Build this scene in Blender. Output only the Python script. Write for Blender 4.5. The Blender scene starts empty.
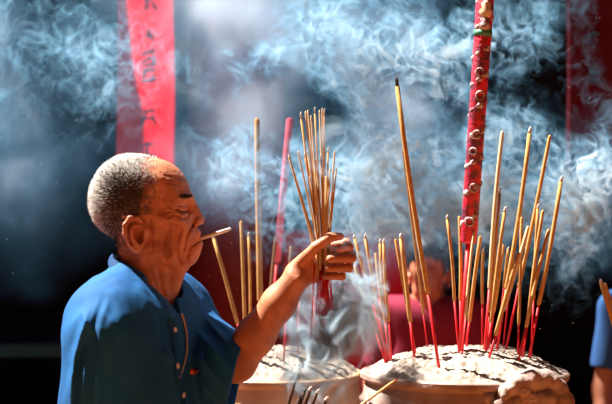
HB,HS,SMK=.0019,.003,1
import bpy, bmesh, math, random
import numpy as np
from mathutils import Vector, Matrix
random.seed(7); rng=np.random.default_rng(7)
SC=bpy.context.scene; COL=SC.collection
FX=1430.0; CAMZ=1.60; D0=3.0          # focal length in pixels, camera height, distance to the man
def P(u,v,y=0.0):
    s=(D0+y)/FX
    return ((u-306)*s, y, CAMZ-(v-202)*s)
def A(*a): return np.array(a,float)

# ---------- naming helpers ----------
def tag(o,label=None,cat=None,group=None,kind=None):
    if label: o['label']=label
    if cat: o['category']=cat
    if group: o['group']=group
    if kind: o['kind']=kind
    return o
def empty(name,loc=(0,0,0),rot=(0,0,0)):
    o=bpy.data.objects.new(name,None); COL.objects.link(o); o.location=loc; o.rotation_euler=rot; o.empty_display_size=.1; return o
def mesh(name,V,F,mat,parent=None,smooth=True,world=False):
    me=bpy.data.meshes.new(name)
    if isinstance(V,np.ndarray) and isinstance(F,np.ndarray):
        n=len(V); m=len(F); k=F.shape[1]
        me.vertices.add(n); me.vertices.foreach_set('co',V.astype(np.float32).ravel())
        me.loops.add(m*k); me.loops.foreach_set('vertex_index',F.astype(np.int32).ravel())
        me.polygons.add(m); me.polygons.foreach_set('loop_start',np.arange(0,m*k,k,dtype=np.int32))
        me.update(calc_edges=True); me.validate()
    else:
        me.from_pydata([tuple(map(float,v)) for v in V],[],[tuple(f) for f in F]); me.update()
    me.materials.append(mat)
    me.polygons.foreach_set('use_smooth',[smooth]*len(me.polygons)); me.update()
    o=bpy.data.objects.new(name,me); COL.objects.link(o)
    if parent is not None:
        o.parent=parent
        if world: o.matrix_parent_inverse=Matrix.Translation(-Vector(parent.location))
    return o
class MB:
    def __init__(s): s.v=[]; s.f=[]
    def add(s,V,F):
        n=len(s.v); s.v+= [tuple(v) for v in V]; s.f+=[tuple(i+n for i in f) for f in F]; return s
    def box(s,c,d,rz=0):
        c=A(*c); d=A(*d)/2; V=[]
        for z in(-1,1):
            for x,y in((-1,-1),(1,-1),(1,1),(-1,1)):
                px,py=x*d[0],y*d[1]; V.append((c[0]+px*math.cos(rz)-py*math.sin(rz),c[1]+px*math.sin(rz)+py*math.cos(rz),c[2]+z*d[2]))
        return s.add(V,[(3,2,1,0),(4,5,6,7),(0,1,5,4),(1,2,6,5),(2,3,7,6),(3,0,4,7)])
    def tube(s,pts,rad,n=8,cap=True):
        pts=[Vector(p) for p in pts]; V=[]; F=[]
        if isinstance(rad,(int,float)): rad=[rad]*len(pts)
        t=(pts[1]-pts[0]).normalized(); a=t.orthogonal().normalized()
        for i,p in enumerate(pts):
            t=(pts[min(i+1,len(pts)-1)]-pts[max(i-1,0)]).normalized()
            a=(a-t*a.dot(t)).normalized(); b=t.cross(a)
            for k in range(n):
                q=2*math.pi*k/n; V.append(p+(a*math.cos(q)+b*math.sin(q))*rad[i])
        for i in range(len(pts)-1):
            for k in range(n):
                F.append((i*n+k,i*n+(k+1)%n,(i+1)*n+(k+1)%n,(i+1)*n+k))
        if cap: F.append(tuple(range(n))[::-1]); F.append(tuple((len(pts)-1)*n+k for k in range(n)))
        return s.add(V,F)
    def lathe(s,prof,c=(0,0,0),n=64,capb=True,capt=True):
        V=[];F=[]
        for r,z in prof:
            for k in range(n):
                q=2*math.pi*k/n; V.append((c[0]+r*math.cos(q),c[1]+r*math.sin(q),c[2]+z))
        for i in range(len(prof)-1):
            for k in range(n): F.append((i*n+k,i*n+(k+1)%n,(i+1)*n+(k+1)%n,(i+1)*n+k))
        if capb: F.append(tuple(range(n))[::-1])
        if capt: F.append(tuple((len(prof)-1)*n+k for k in range(n)))
        return s.add(V,F)
    def build(s,name,mat,parent=None,smooth=False,world=False): return mesh(name,s.v,s.f,mat,parent,smooth,world)
def autosmooth(o,ang=40):
    bm=bmesh.new(); bm.from_mesh(o.data)
    for e in bm.edges:
        if len(e.link_faces)==2 and e.calc_face_angle(0)>math.radians(ang): e.smooth=False
    bm.to_mesh(o.data); bm.free(); o.data.polygons.foreach_set('use_smooth',[True]*len(o.data.polygons)); return o

# ---------- signed distance modelling ----------
def vnoise(p,f,seed=0):
    q=p*f+seed*17.31; i=np.floor(q).astype(np.int64); t=q-i; t=t*t*(3-2*t); r=0
    def h(a,b,c):
        n=(a*374761393+b*668265263+c*2147483647+seed*1274126177)&0xffffffff
        n=((n^(n>>13))*1274126177)&0xffffffff
        return ((n^(n>>16))&0xffff)/65535.0
    for dx in(0,1):
        for dy in(0,1):
            for dz in(0,1):
                w=(t[:,0] if dx else 1-t[:,0])*(t[:,1] if dy else 1-t[:,1])*(t[:,2] if dz else 1-t[:,2])
                r=r+w*h(i[:,0]+dx,i[:,1]+dy,i[:,2]+dz)
    return r*2-1
def sU(a,b,k):
    h=np.maximum(k-np.abs(a-b),0)/k; return np.minimum(a,b)-h*h*k*.25
def sS(a,b,k): return -sU(-a,b,k)      # a minus b
def sI(a,b,k): return -sU(-a,-b,k)
def ell(p,c,r,R=None):
    q=p-A(*c)
    if R is not None: q=q@R
    r=A(*r); k0=np.linalg.norm(q/r,axis=1); k1=np.linalg.norm(q/(r*r),axis=1)+1e-9
    return k0*(k0-1)/k1
def cap(p,a,b,ra,rb=None):
    rb=ra if rb is None else rb; a=A(*a); b=A(*b); ba=b-a
    h=np.clip(((p-a)@ba)/(ba@ba),0,1)
    return np.linalg.norm(p-a-h[:,None]*ba,axis=1)-(ra+(rb-ra)*h)
def rbox(p,c,d,r,R=None):
    q=p-A(*c)
    if R is not None: q=q@R
    q=np.abs(q)-(A(*d)-r); return np.linalg.norm(np.maximum(q,0),axis=1)+np.minimum(q.max(1),0)-r
def chain(p,pts,rad,k=.004):
    d=None
    for i in range(len(pts)-1):
        e=cap(p,pts[i],pts[i+1],rad[i],rad[i+1]); d=e if d is None else sU(d,e,k)
    return d
def within(p,fn,lo,hi,pad=.03):
    lo=A(*lo)-pad; hi=A(*hi)+pad; c=(lo+hi)/2; q=np.abs(p-c)-(hi-lo)/2
    out=np.linalg.norm(np.maximum(q,0),axis=1); m=(q<=0).all(1); d=out+pad*.95
    if m.any(): d[m]=fn(p[m])
    return d
def bounds(pts,r): a=np.array([list(map(float,t)) for t in pts]); return a.min(0)-r,a.max(0)+r
def sdf_mesh(name,fn,lo,hi,h,mat,parent=None,world=False,nb=8):
    lo=A(*lo); hi=A(*hi); B=nb*h; n=np.ceil((hi-lo)/B).astype(int)
    g=np.stack(np.meshgrid(*[np.arange(k) for k in n],indexing='ij'),-1).reshape(-1,3)
    c=lo+(g+.5)*B; d=np.concatenate([fn(c[i:i+200000]) for i in range(0,len(c),200000)])
    g=g[np.abs(d)<B*.87*1.45]
    o=np.arange(nb+1); off=np.stack(np.meshgrid(o,o,o,indexing='ij'),-1).reshape(-1,3)
    m1=nb+1; keys=[];verts=[];quads=[]
    N=n*nb+2; st=A(N[1]*N[2],N[2],1).astype(np.int64)
    ci=np.arange(nb); cc=np.stack(np.meshgrid(ci,ci,ci,indexing='ij'),-1).reshape(-1,3)
    corners=[(a,b,c2) for a in(0,1) for b in(0,1) for c2 in(0,1)]
    edges=[(0,4),(1,5),(2,6),(3,7),(0,2),(1,3),(4,6),(5,7),(0,1),(2,3),(4,5),(6,7)]
    CH=400
    for s in range(0,len(g),CH):
        gb=g[s:s+CH]; idx=(gb[:,None,:]*nb+off[None]).reshape(-1,3)
        d=fn(lo+idx*h).reshape(len(gb),m1,m1,m1)
        base=(gb[:,None,:]*nb+cc[None])
        vals=np.stack([d[:,a:a+nb,b:b+nb,c2:c2+nb].reshape(len(gb),-1) for a,b,c2 in corners],-1)
        ins=vals<0; act=ins.any(-1)&~ins.all(-1)
        v=vals[act]; b0=base[act]; ii=ins[act]
        if len(v)==0: continue
        acc=np.zeros((len(v),3)); cnt=np.zeros(len(v))
        for e0,e1 in edges:
            m=ii[:,e0]!=ii[:,e1]; t=v[m,e0]/(v[m,e0]-v[m,e1])
            pa=A(*corners[e0]); pb=A(*corners[e1]); acc[m]+=pa+(pb-pa)*t[:,None]; cnt[m]+=1
        keys.append((b0*st).sum(1)); verts.append(lo+(b0+acc/cnt[:,None])*h)
        for ax,(e,u,w) in enumerate(((4,1,2),(2,2,0),(1,0,1))):
            m=ii[:,0]!=ii[:,e]; k0=(b0[m]*st).sum(1); du,dw=st[u],st[w]
            q=np.stack([k0,k0-du,k0-du-dw,k0-dw],-1); fl=ii[m,0]
            q[~fl]=q[~fl][:,::-1]; quads.append(q)
    keys=np.concatenate(keys); verts=np.concatenate(verts); quads=np.concatenate(quads)
    srt=np.argsort(keys); ks=keys[srt]; pos=np.searchsorted(ks,quads); pos=np.clip(pos,0,len(ks)-1)
    ok=(ks[pos]==quads).all(1); F=srt[pos[ok]]
    return mesh(name,verts,F,mat,parent,True,world),verts,F
def vnormals(o):
    n=np.zeros(len(o.data.vertices)*3,np.float32); o.data.vertices.foreach_get('normal',n); return n.reshape(-1,3)

# ---------- materials ----------
def mat(name,col=(.5,.5,.5),rough=.6,spec=.4,sss=0,bump=None,vary=None,ramp=None,trans=0,metal=0,coord='Object'):
    """vary=(scale,col2,contrast); bump=(scale,strength,dist)"""
    m=bpy.data.materials.new(name); m.use_nodes=True; N=m.node_tree.nodes; L=m.node_tree.links
    b=N['Principled BSDF']; b.inputs['Base Color'].default_value=(*col,1); b.inputs['Roughness'].default_value=rough
    b.inputs['Specular IOR Level'].default_value=spec; b.inputs['Metallic'].default_value=metal
    if sss: b.inputs['Subsurface Weight'].default_value=sss; b.inputs['Subsurface Radius'].default_value=(.01,.003,.0015); b.inputs['Subsurface Scale'].default_value=1
    tc=N.new('ShaderNodeTexCoord').outputs[coord]
    if vary:
        n=N.new('ShaderNodeTexNoise'); n.inputs['Scale'].default_value=vary[0]; n.inputs['Detail'].default_value=4; L.new(tc,n.inputs['Vector'])
        r=N.new('ShaderNodeValToRGB'); c=vary[2]; r.color_ramp.elements[0].position=.5-c; r.color_ramp.elements[1].position=.5+c
        r.color_ramp.elements[0].color=(*col,1); r.color_ramp.elements[1].color=(*vary[1],1)
        L.new(n.outputs[0],r.inputs[0]); L.new(r.outputs[0],b.inputs['Base Color'])
    if bump:
        n=N.new('ShaderNodeTexNoise'); n.inputs['Scale'].default_value=bump[0]; n.inputs['Detail'].default_value=3; L.new(tc,n.inputs['Vector'])
        q=N.new('ShaderNodeBump'); q.inputs['Strength'].default_value=bump[1]; q.inputs['Distance'].default_value=bump[2]
        L.new(n.outputs[0],q.inputs['Height']); L.new(q.outputs[0],b.inputs['Normal'])
    if trans:
        o=[x for x in N if x.type=='OUTPUT_MATERIAL'][0]; t=N.new('ShaderNodeBsdfTranslucent'); t.inputs[0].default_value=(*col,1)
        mx=N.new('ShaderNodeMixShader'); mx.inputs[0].default_value=trans; L.new(b.outputs[0],mx.inputs[1]); L.new(t.outputs[0],mx.inputs[2]); L.new(mx.outputs[0],o.inputs['Surface'])
    return m
def smoke_volume(name, lo, hi, res, blobs, f0, warp, seed, width, mix, mat, stretch=(1,1,.8),fine=None,cut=.02):
    """fog grid; the density is computed once per voxel from warped noise in object space"""
    me=bpy.data.meshes.new(name); ob=bpy.data.objects.new(name,me); bpy.context.scene.collection.objects.link(ob)
    ng=bpy.data.node_groups.new(name,'GeometryNodeTree')
    ng.interface.new_socket('Geometry',in_out='OUTPUT',socket_type='NodeSocketGeometry')
    N=ng.nodes; L=ng.links
    out=N.new('NodeGroupOutput'); vc=N.new('GeometryNodeVolumeCube'); sm=N.new('GeometryNodeSetMaterial')
    sm.inputs['Material'].default_value=mat
    vc.inputs['Min'].default_value=lo; vc.inputs['Max'].default_value=hi
    for i,a in enumerate('XYZ'): vc.inputs['Resolution '+a].default_value=max(4,int((hi[i]-lo[i])/res[i]))
    pos=N.new('GeometryNodeInputPosition').outputs[0]
    def V(op,a,b=None,s=None):
        n=N.new('ShaderNodeVectorMath'); n.operation=op
        for k,x in ((0,a),(1,b)):
            if x is None: continue
            if isinstance(x,(tuple,list)): n.inputs[k].default_value=x
            else: L.new(x,n.inputs[k])
        if s is not None: n.inputs['Scale'].default_value=s
        return n.outputs['Value'] if op in('LENGTH','DOT_PRODUCT','DISTANCE') else n.outputs[0]
    def M(op,a,b=None,c=None):
        n=N.new('ShaderNodeMath'); n.operation=op
        for k,x in enumerate((a,b,c)):
            if x is None: continue
            if isinstance(x,(int,float)): n.inputs[k].default_value=x
            else: L.new(x,n.inputs[k])
        return n.outputs[0]
    def noise(vec,scale,detail,rough=.5):
        n=N.new('ShaderNodeTexNoise'); n.inputs['Scale'].default_value=scale; n.inputs['Detail'].default_value=detail
        n.inputs['Roughness'].default_value=rough; L.new(vec,n.inputs['Vector']); return n
    p=V('ADD',pos,(seed*3.1,seed*1.7,seed*2.3))
    st=V('MULTIPLY',p,stretch)
    for sc,am in warp:
        w=noise(V('ADD',st,(sc,0,0)),sc,1).outputs['Color']
        st=V('ADD',st,V('SCALE',V('SUBTRACT',w,(.5,.5,.5)),s=am))
    n1=noise(st,f0,1,.5).outputs['Color']
    sx=N.new('ShaderNodeSeparateXYZ'); L.new(n1,sx.inputs[0])
    a=M('MULTIPLY',M('SUBTRACT',sx.outputs[0],.5),1/width); b=M('MULTIPLY',M('SUBTRACT',sx.outputs[1],.5),1/width)
    a2=M('MULTIPLY',a,a); b2=M('MULTIPLY',b,b)
    fil=M('EXPONENT',M('MULTIPLY',M('ADD',a2,b2),-1))
    sheet=M('EXPONENT',M('MULTIPLY',a2,-3))
    big=noise(V('ADD',p,(9,9,9)),f0*.35,2).outputs[0]
    big=M('MAXIMUM',M('SUBTRACT',M('MULTIPLY',big,4.4),1.85),.03)
    base=M('ADD',M('MULTIPLY',fil,mix[0]),M('ADD',M('MULTIPLY',sheet,mix[1]),mix[2]))
    if fine:
        st2=V('ADD',p,(4,4,4))
        for sc,am in ((11,.13),(26,.05),(50,.014)):
            w=noise(V('ADD',st2,(sc,1,0)),sc,1).outputs['Color']; st2=V('ADD',st2,V('SCALE',V('SUBTRACT',w,(.5,.5,.5)),s=am))
        s2=N.new('ShaderNodeSeparateXYZ'); L.new(noise(st2,fine[0],1,.5).outputs['Color'],s2.inputs[0])
        c=M('MULTIPLY',M('SUBTRACT',s2.outputs[0],.5),1/fine[1]); e=M('MULTIPLY',M('SUBTRACT',s2.outputs[1],.5),1/fine[1])
        base=M('ADD',base,M('MULTIPLY',M('EXPONENT',M('MULTIPLY',M('ADD',M('MULTIPLY',c,c),M('MULTIPLY',e,e)),-1)),fine[2]))
    base=M('MULTIPLY',base,big)
    tot=None
    for (c,r,a) in blobs:
        q=V('DIVIDE',V('SUBTRACT',pos,c),r)
        g=M('MULTIPLY',M('EXPONENT',M('MULTIPLY',V('DOT_PRODUCT',q,q),-1)),a)
        tot=g if tot is None else M('ADD',tot,g)
    d=M('MULTIPLY',base,tot)
    d=M('MAXIMUM',M('SUBTRACT',d,cut),0)
    L.new(d,vc.inputs['Density']); L.new(vc.outputs[0],sm.inputs[0]); L.new(sm.outputs[0],out.inputs[0])
    md=ob.modifiers.new('n','NODES'); md.node_group=ng
    return ob
def smoke_mat(name,dens,col,ani=.2,white=None):
    m=bpy.data.materials.new(name); m.use_nodes=True; N=m.node_tree.nodes; N.clear()
    o=N.new('ShaderNodeOutputMaterial'); v=N.new('ShaderNodeVolumePrincipled')
    v.inputs['Color'].default_value=(*col,1); v.inputs['Density'].default_value=dens; v.inputs['Anisotropy'].default_value=ani
    if white:
        L=m.node_tree.links; a=N.new('ShaderNodeAttribute'); a.attribute_name='density'
        r=N.new('ShaderNodeValToRGB'); r.color_ramp.elements[0].color=(*col,1); r.color_ramp.elements[0].position=.05
        r.color_ramp.elements[1].color=(*white,1); r.color_ramp.elements[1].position=.8
        L.new(a.outputs['Fac'],r.inputs[0]); L.new(r.outputs[0],v.inputs['Color'])
    m.node_tree.links.new(v.outputs[0],o.inputs['Volume']); return m
S=D0/FX      # metres per pixel at the man's plane
# ---------- head, in 1/1 profile units (u forward, v down, w away) ----------
LINES=[  # creases (+) and ridges (-) of an old face: points, depth, width
([(195,221),(190,229),(186,238),(184.5,249)],1.9,1.3),([(189,222),(184,231),(181,241)],-1.2,2.4),
([(202,240.5),(196,242.5),(190,247.5),(187,257)],2.1,1.2),([(199,248),(193,253),(190,260)],-.9,2),
([(181,231),(177,243),(178,256),(181,264)],1.5,1.2),([(173,232),(171,245),(173,258)],-.9,2),
([(170,226),(165,238),(164,252),(168,263)],1.1,1.3),
([(176.5,209),(182,212),(188,211)],1.6,.9),([(177,205.5),(183,205.5),(188,207)],.9,.8),([(177,215),(182,218),(188,216.5)],1.1,1.0),
([(182,208.5),(186,208.5)],-.6,1.3),([(181,214.5),(185,215)],-.5,1.2),
([(175,209),(168,205)],.8,.8),([(175,211),(167,212)],.8,.8),([(175,213),(168,218)],.8,.8),
([(166,176),(184,180)],.6,.9),([(168,183),(187,186)],.6,.9),([(172,189),(188,191)],.5,.9),
([(161,218),(172,220),(182,222)],-1.3,3.6),([(158,184),(163,191),(161,199),(166,205)],-.7,1.1),
([(151,220),(153,236),(153,250)],.9,1.2),([(153,251),(161,264),(172,270)],1.0,2.2),
([(150,264),(157,285),(163,302)],-1.4,2.0),([(157,266),(163,287),(167,300)],1.5,1.7),([(144,268),(151,292)],1.2,1.8),([(170,270),(171,285)],.9,1.3),([(160,276),(172,282)],.5,1.0),
([(192,226),(193,220),(197,217)],.8,.9),([(196,232),(194,238)],.5,1.0)]
def grooves(q):
    d=np.zeros(len(q)); m=(np.abs(q[:,2])>2.5)&(q[:,0]>135); p=q[m][:,:2]; r=np.zeros(len(p))
    if len(p)==0: return d
    for pts,a,w in LINES:
        best=np.full(len(p),1e9)
        for i in range(len(pts)-1):
            A0=A(*pts[i]); B0=A(*pts[i+1]); ba=B0-A0; h=np.clip(((p-A0)@ba)/(ba@ba),0,1); best=np.minimum(best,((p-A0-h[:,None]*ba)**2).sum(1))
        r+=a*np.exp(-best/(w*w))
    d[m]=r; return d
def head_sdf(q,old=1.0):
    d=ell(q,(138.5,199.5,0),(46,43,36))
    d=sU(d,ell(q,(157,193,0),(31.5,30,31)),14)
    d=sU(d,ell(q,(166,222,0),(29,34,27)),12)
    d=sU(d,ell(q,(168,246,0),(28,20,22)),10)
    d=sU(d,ell(q,(189.5,248,0),(11,13,13)),8)
    d=sU(d,cap(q,(168,262,0),(187,256,0),9,8),8)
    for s in(-1,1):
        d=sU(d,ell(q,(173,221,s*20),(11,9,8)),8)                       # cheekbone
        d=sU(d,cap(q,(146,247,s*21),(168,258,s*17),7.5,7),9)           # jaw line
        d=sU(d,cap(q,(180,198,s*17),(187.5,197,s*6),3.6,3.8),6)        # brow ridge
        d=sS(d,ell(q,(190,207.5,s*14.5),(8,5.5,8)),6)                      # socket
        d=sU(d,ell(q,(180.5,209.5,s*15),(6.8,5.8,7.2)),2.5)              # eyeball under lids
        d=sU(d,cap(q,(181,205,s*21),(186.5,206.5,s*12),1.9,1.9),1.5)    # upper lid
        d=sU(d,cap(q,(180,214,s*21),(185,215,s*12),1.9,1.9),3)
        d=sS(d,chain(q,[(177,209.5,s*23.5),(182,211,s*20.5),(187,211,s*14)],[.7,.9,.8],1),1.2)   # closed eye slit    # bag under the eye
        d=sU(d,ell(q,(185,235,s*13),(9,12,8)),7)                       # muzzle
        d=sS(d,ell(q,(172,238,s*26.5),(10,15,5)),7)                    # sunken cheek
        d=sS(d,ell(q,(163,200,s*35),(12,12,5)),8)                      # temple hollow
    d=sU(d,cap(q,(188.5,200,0),(197,216,0),4.6,5.0),7)
    d=sU(d,ell(q,(198.8,220.3,0),(5.6,4.8,5)),3.5)
    for s in(-1,1):
        d=sU(d,ell(q,(195.5,222,s*6.2),(5,4.2,3.6)),2.5)
        d=sS(d,ell(q,(198.5,226.6,s*3.6),(3.2,2.2,1.8)),1.2)
    d=sU(d,ell(q,(194.5,233,0),(6.5,5,11)),4)                        # upper lip
    d=sU(d,ell(q,(196.5,243.5,0),(6,4.6,10)),3)                         # lower lip
    d=sS(d,cap(q,(205,238.8,0),(196,239.5,-12),1.2,1.0),1.8)
    d=sS(d,cap(q,(205,238.8,0),(196,239.5,12),1.2,1.0),1.8)
    d=sU(d,ell(q,(193,247,0),(7,6,10)),4)
    d=sU(d,cap(q,(183,260,0),(168,292,0),8,7),8)
    if old:
        d=d+grooves(q)
    for s in(-1,1):
        th=math.radians(-10); c,si=math.cos(th),math.sin(th)
        # ear: bowl, helix, lobe, tragus
        e=ell(q,(138,233,s*36),(11,16,3.4))
        e=sU(e,cap(q,(143,232,s*31),(139,234,s*36),9,7),4)
        e=sS(e,ell(q,(140.5,234.5,s*40),(6.0,9.0,8.5)),.8)
        hel=[(143,223,s*37),(139,217.5,s*39),(132,218,s*40.5),(127.5,224,s*41.5),(127.5,233,s*41),(131,242,s*39.5),(136,248,s*38)]
        e=sU(e,chain(q,hel,[2,2.2,2.4,2.4,2.3,2.2,2.6],1.5),1.6)
        e=sU(e,ell(q,(138,247.5,s*37.5),(4.5,5,2.6)),2)
        e=sU(e,chain(q,[(136,223,s*39),(132.5,229,s*39.6),(133.5,238,s*39.2),(138,243,s*39)],[1.5,1.7,1.7,1.6],1.5),1.4)
        e=sU(e,ell(q,(146,234,s*36.5),(2.6,4.2,3)),1.6)
        d=sU(d,e,2.0)
        d=sS(d,ell(q,(141,234,s*41),(4.6,7.0,10)),.8)
    ear=(np.abs(q[:,2])>32)&(q[:,0]<150)&(q[:,1]>212)
    if ear.any():
        p=q[ear][:,:2]; best=np.full(len(p),1e9); pts=[(143,223),(138,221.5),(132.5,223),(130.5,230),(131,238),(133,243)]
        for i in range(5):
            A0=A(*pts[i]); B0=A(*pts[i+1]); ba=B0-A0; h=np.clip(((p-A0)@ba)/(ba@ba),0,1); best=np.minimum(best,((p-A0-h[:,None]*ba)**2).sum(1))
        d[ear]+=1.6*np.exp(-best/1.3)
    return d
def neck_sdf(q):
    d=cap(q,(140,241,0),(143,300,0),22,27)
    d=sU(d,cap(q,(160,262,0),(153,304,0),16,20),8)
    d=sU(d,ell(q,(171,283,0),(6,7,5)),6)
    for s in(-1,1):
        d=sU(d,cap(q,(141,254,s*23),(165,308,s*7),4.2,4.5),6)
        d=sU(d,cap(q,(176,268,s*4),(170,302,s*5),1.8,2.2),5)
        d=sS(d,cap(q,(160,272,s*21),(164,294,s*19),1.5,1.5),5)
        d=sS(d,cap(q,(150,262,s*27),(160,292,s*23),1.2,1.2),4)
    return d
# ---------- the smoking man ----------
HY=math.radians(4)
def to_head(p):
    u=306+p[:,0]/S; v=202-(p[:,2]-CAMZ)/S; w=p[:,1]/S
    du=u-143; c,s=math.cos(HY),math.sin(HY)
    return np.stack([143+du*c+w*s,v,-du*s+w*c],-1)
SR=A(*P(100,338,-.155)); SL=A(*P(186,328,.135)); MID=(SR+SL)/2
ax=SL-SR; ax[2]=0; ax/=np.linalg.norm(ax)          # across the shoulders
fw=A(ax[1],-ax[0],0)                                # the way the chest faces
RB=np.stack([ax,fw,A(0,0,1)],1)
ELB=A(*P(237,362,-.03)); WR=A(*P(296,279,-.085))
ELR=A(*P(92,462,-.17)); WRR=A(*P(150,500,-.34))
HIP=MID+A(-.03,.0,0); HIP[2]=.93
HC=-.09      # depth of the gripped bundle
def hand_sdf(p):
    d=ell(p,P(313,265,-.060),(.037,.017,.030)); 
    d=sU(d,cap(p,P(296,272,-.078),P(318,262,-.068),.022,.022),.02)
    d=sU(d,cap(p,P(305,276,-.075),P(325,272,-.065),.017,.016),.02)
    g=.0035
    # thumb over the top
    d=sU(d,chain(p,[P(298,265,-.088),P(316,247,-.105),P(330,237.5,-.112),P(340,236.5,-.108)],[.014,.0105,.0096,.0082],.004),.008)
    fs=[([ (329,246,-.058),(346,243,-.074),(349,247,-.103),(339,249,-.118)],.0092),
        ([ (331,254,-.056),(351,254,-.074),(352,258,-.106),(330,259,-.122)],.0094),
        ([ (330,263,-.054),(349,264,-.072),(349,268,-.102),(328,268.5,-.118)],.0088),
        ([ (326,272,-.056),(342,273,-.072),(342,276.5,-.096),(325,276.5,-.110)],.0078)]
    for pts,r in fs:
        d=np.minimum(d,sU(chain(p,[P(*t) for t in pts],[r*1.12,r*1.05,r,r*.86],.003),d,.004))
    return d
def arm_left(p):
    d=chain(p,[SL,SL*.4+ELB*.6,ELB],[.05,.043,.036],.02)
    e=ELB+(WR-ELB)*.32; m=ELB+(WR-ELB)*.72
    d=sU(d,chain(p,[ELB,e,m,WR],[.038,.0375,.0325,.026],.02),.02)
    d=sU(d,cap(p,ELB+A(-.004,0,-.012),ELB+A(.0,0,-.008),.026),.02)
    n=A(-.7,0,-.0)*0
    up=A(.55,-.45,-.5); up/=np.linalg.norm(up)
    d=sU(d,cap(p,e+A(.010,-.018,-.004),WR+A(.004,-.018,-.002),.008,.005),.012)   # tendons and veins
    d=sU(d,cap(p,e+A(-.012,-.024,.004),WR+A(-.010,-.016,.006),.005,.0035),.006)
    d=sU(d,chain(p,[e+A(.0,-.035,.0),m+A(.001,-.029,.006),m+A(.010,-.026,.014),WR+A(.004,-.024,.004)],[.003,.0028,.0028,.0022],.002),.004)
    return d
def torso(p,g=0.0):
    q=(p-MID)@RB; c=MID
    d=None
    for z,a,b,f,r in((-.02,.105,.055,-.005,.06),(-.14,.115,.07,.01,.07),(-.28,.105,.075,.012,.07),(-.40,.115,.08,0,.07)):
        e=rbox(q,(0,f,z),(a+.03+g,b+.025+g,.075+g),.065+g); d=e if d is None else sU(d,e,.10)
    d=sU(d,cap(q,(-.15,0,.0),(.15,0,.0),.05+g,.05+g),.07)
    d=sU(d,sU(cap(p,P(98,314,-.12),P(127,283,-.03),.030+g,.028+g),cap(p,P(180,304,.12),P(150,285,.05),.03+g,.028+g),.02),.05)
    d=sU(d,cap(q,(-.10,-.01,.04),(.10,-.01,.04),.035+g,.035+g),.07)
    return d
def man_right_arm(p):
    d=chain(p,[SR,SR*.5+ELR*.5,ELR,ELR*.5+WRR*.5,WRR],[.05,.045,.042,.04,.028],.02)
    hd=WRR+(WRR-ELR)/np.linalg.norm(WRR-ELR)*.05
    d=sU(d,ell(p,hd,(.03,.04,.022)),.02)
    for i in range(4):
        b=hd+A(.018-.012*i,-.02-.006*(i%2),0); d=sU(d,chain(p,[b,b+A(.012,-.025,-.012),b+A(.004,-.028,-.034)],[.009,.0085,.007],.003),.004)
    d=sU(d,cap(p,hd+A(.0,.0,.012),hd+A(.03,-.028,.01),.011,.008),.006)
    return d
def man_legs(p):
    d=np.full(len(p),9.)
    for s in(-1,1):
        hp=HIP+ax*s*.085; kn=A(hp[0]+.02,hp[1],.50)+fw*.03; an=A(hp[0],hp[1],.08)
        d=sU(d,chain(p,[hp,kn,an],[.075,.05,.035],.03),.05)
        d=sU(d,cap(p,an+A(0,0,-.04),an+fw*.13+A(0,0,-.045),.03,.026),.03)
    return d
def man_skin(p):
    q=to_head(p); far=np.abs(p[:,2]-CAMZ+.02)>.30
    d=np.full(len(p),9.0); m=~far
    if m.any():
        qq=q[m]; qn=qq.copy(); 
        h=head_sdf(qq); h=sU(h,neck_sdf(qn),9)
        h+=vnoise(qq,.45,3)*.25+vnoise(qq*A(1,.5,1),.22,9)*.45*(qq[:,1]>200)+vnoise(qq,.12,4)*.5*(qq[:,1]>205)
        d[m]=h*S
    d=sU(d,within(p,lambda p:torso(p,-.02),MID-A(.3,.3,.6),MID+A(.3,.3,.2),.06),.05)
    dl=sU(within(p,arm_left,*bounds([SL,ELB,WR],.06),.04),within(p,hand_sdf,*bounds([P(290,235,-.13),P(356,292,-.03)],.01),.03),.012); d=sU(d,dl,.03)
    d=sU(d,within(p,man_right_arm,*bounds([SR,ELR,WRR],.16),.04),.03)
    d=sU(d,within(p,man_legs,HIP-A(.35,.35,.98),HIP+A(.35,.35,.1),.06),.05)
    return d
FA=1.5
def fold(q,a,b,w,amp):      # a raised crease along a line, for cloth
    a=A(*a);b=A(*b);ba=b-a; h=np.clip(((q-a)@ba)/(ba@ba),0,1); r=np.linalg.norm(q-a-h[:,None]*ba,axis=1)
    return -FA*amp*np.exp(-(r/w)**2)*np.sin(np.pi*np.clip(h*.9+.05,0,1))
def fold2(p,u1,v1,u2,v2,w,amp,m):      # the same, laid out over the side of the cloth that faces -y
    u=306+p[:,0]*FX/(D0+p[:,1]); v=202+(CAMZ-p[:,2])*FX/(D0+p[:,1]); du,dv=u2-u1,v2-v1
    h=np.clip(((u-u1)*du+(v-v1)*dv)/(du*du+dv*dv),0,1); r2=(u-u1-h*du)**2+(v-v1-h*dv)**2
    return -amp*np.exp(-r2/w**2)*np.sin(np.pi*(h*.8+.1))*m
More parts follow.
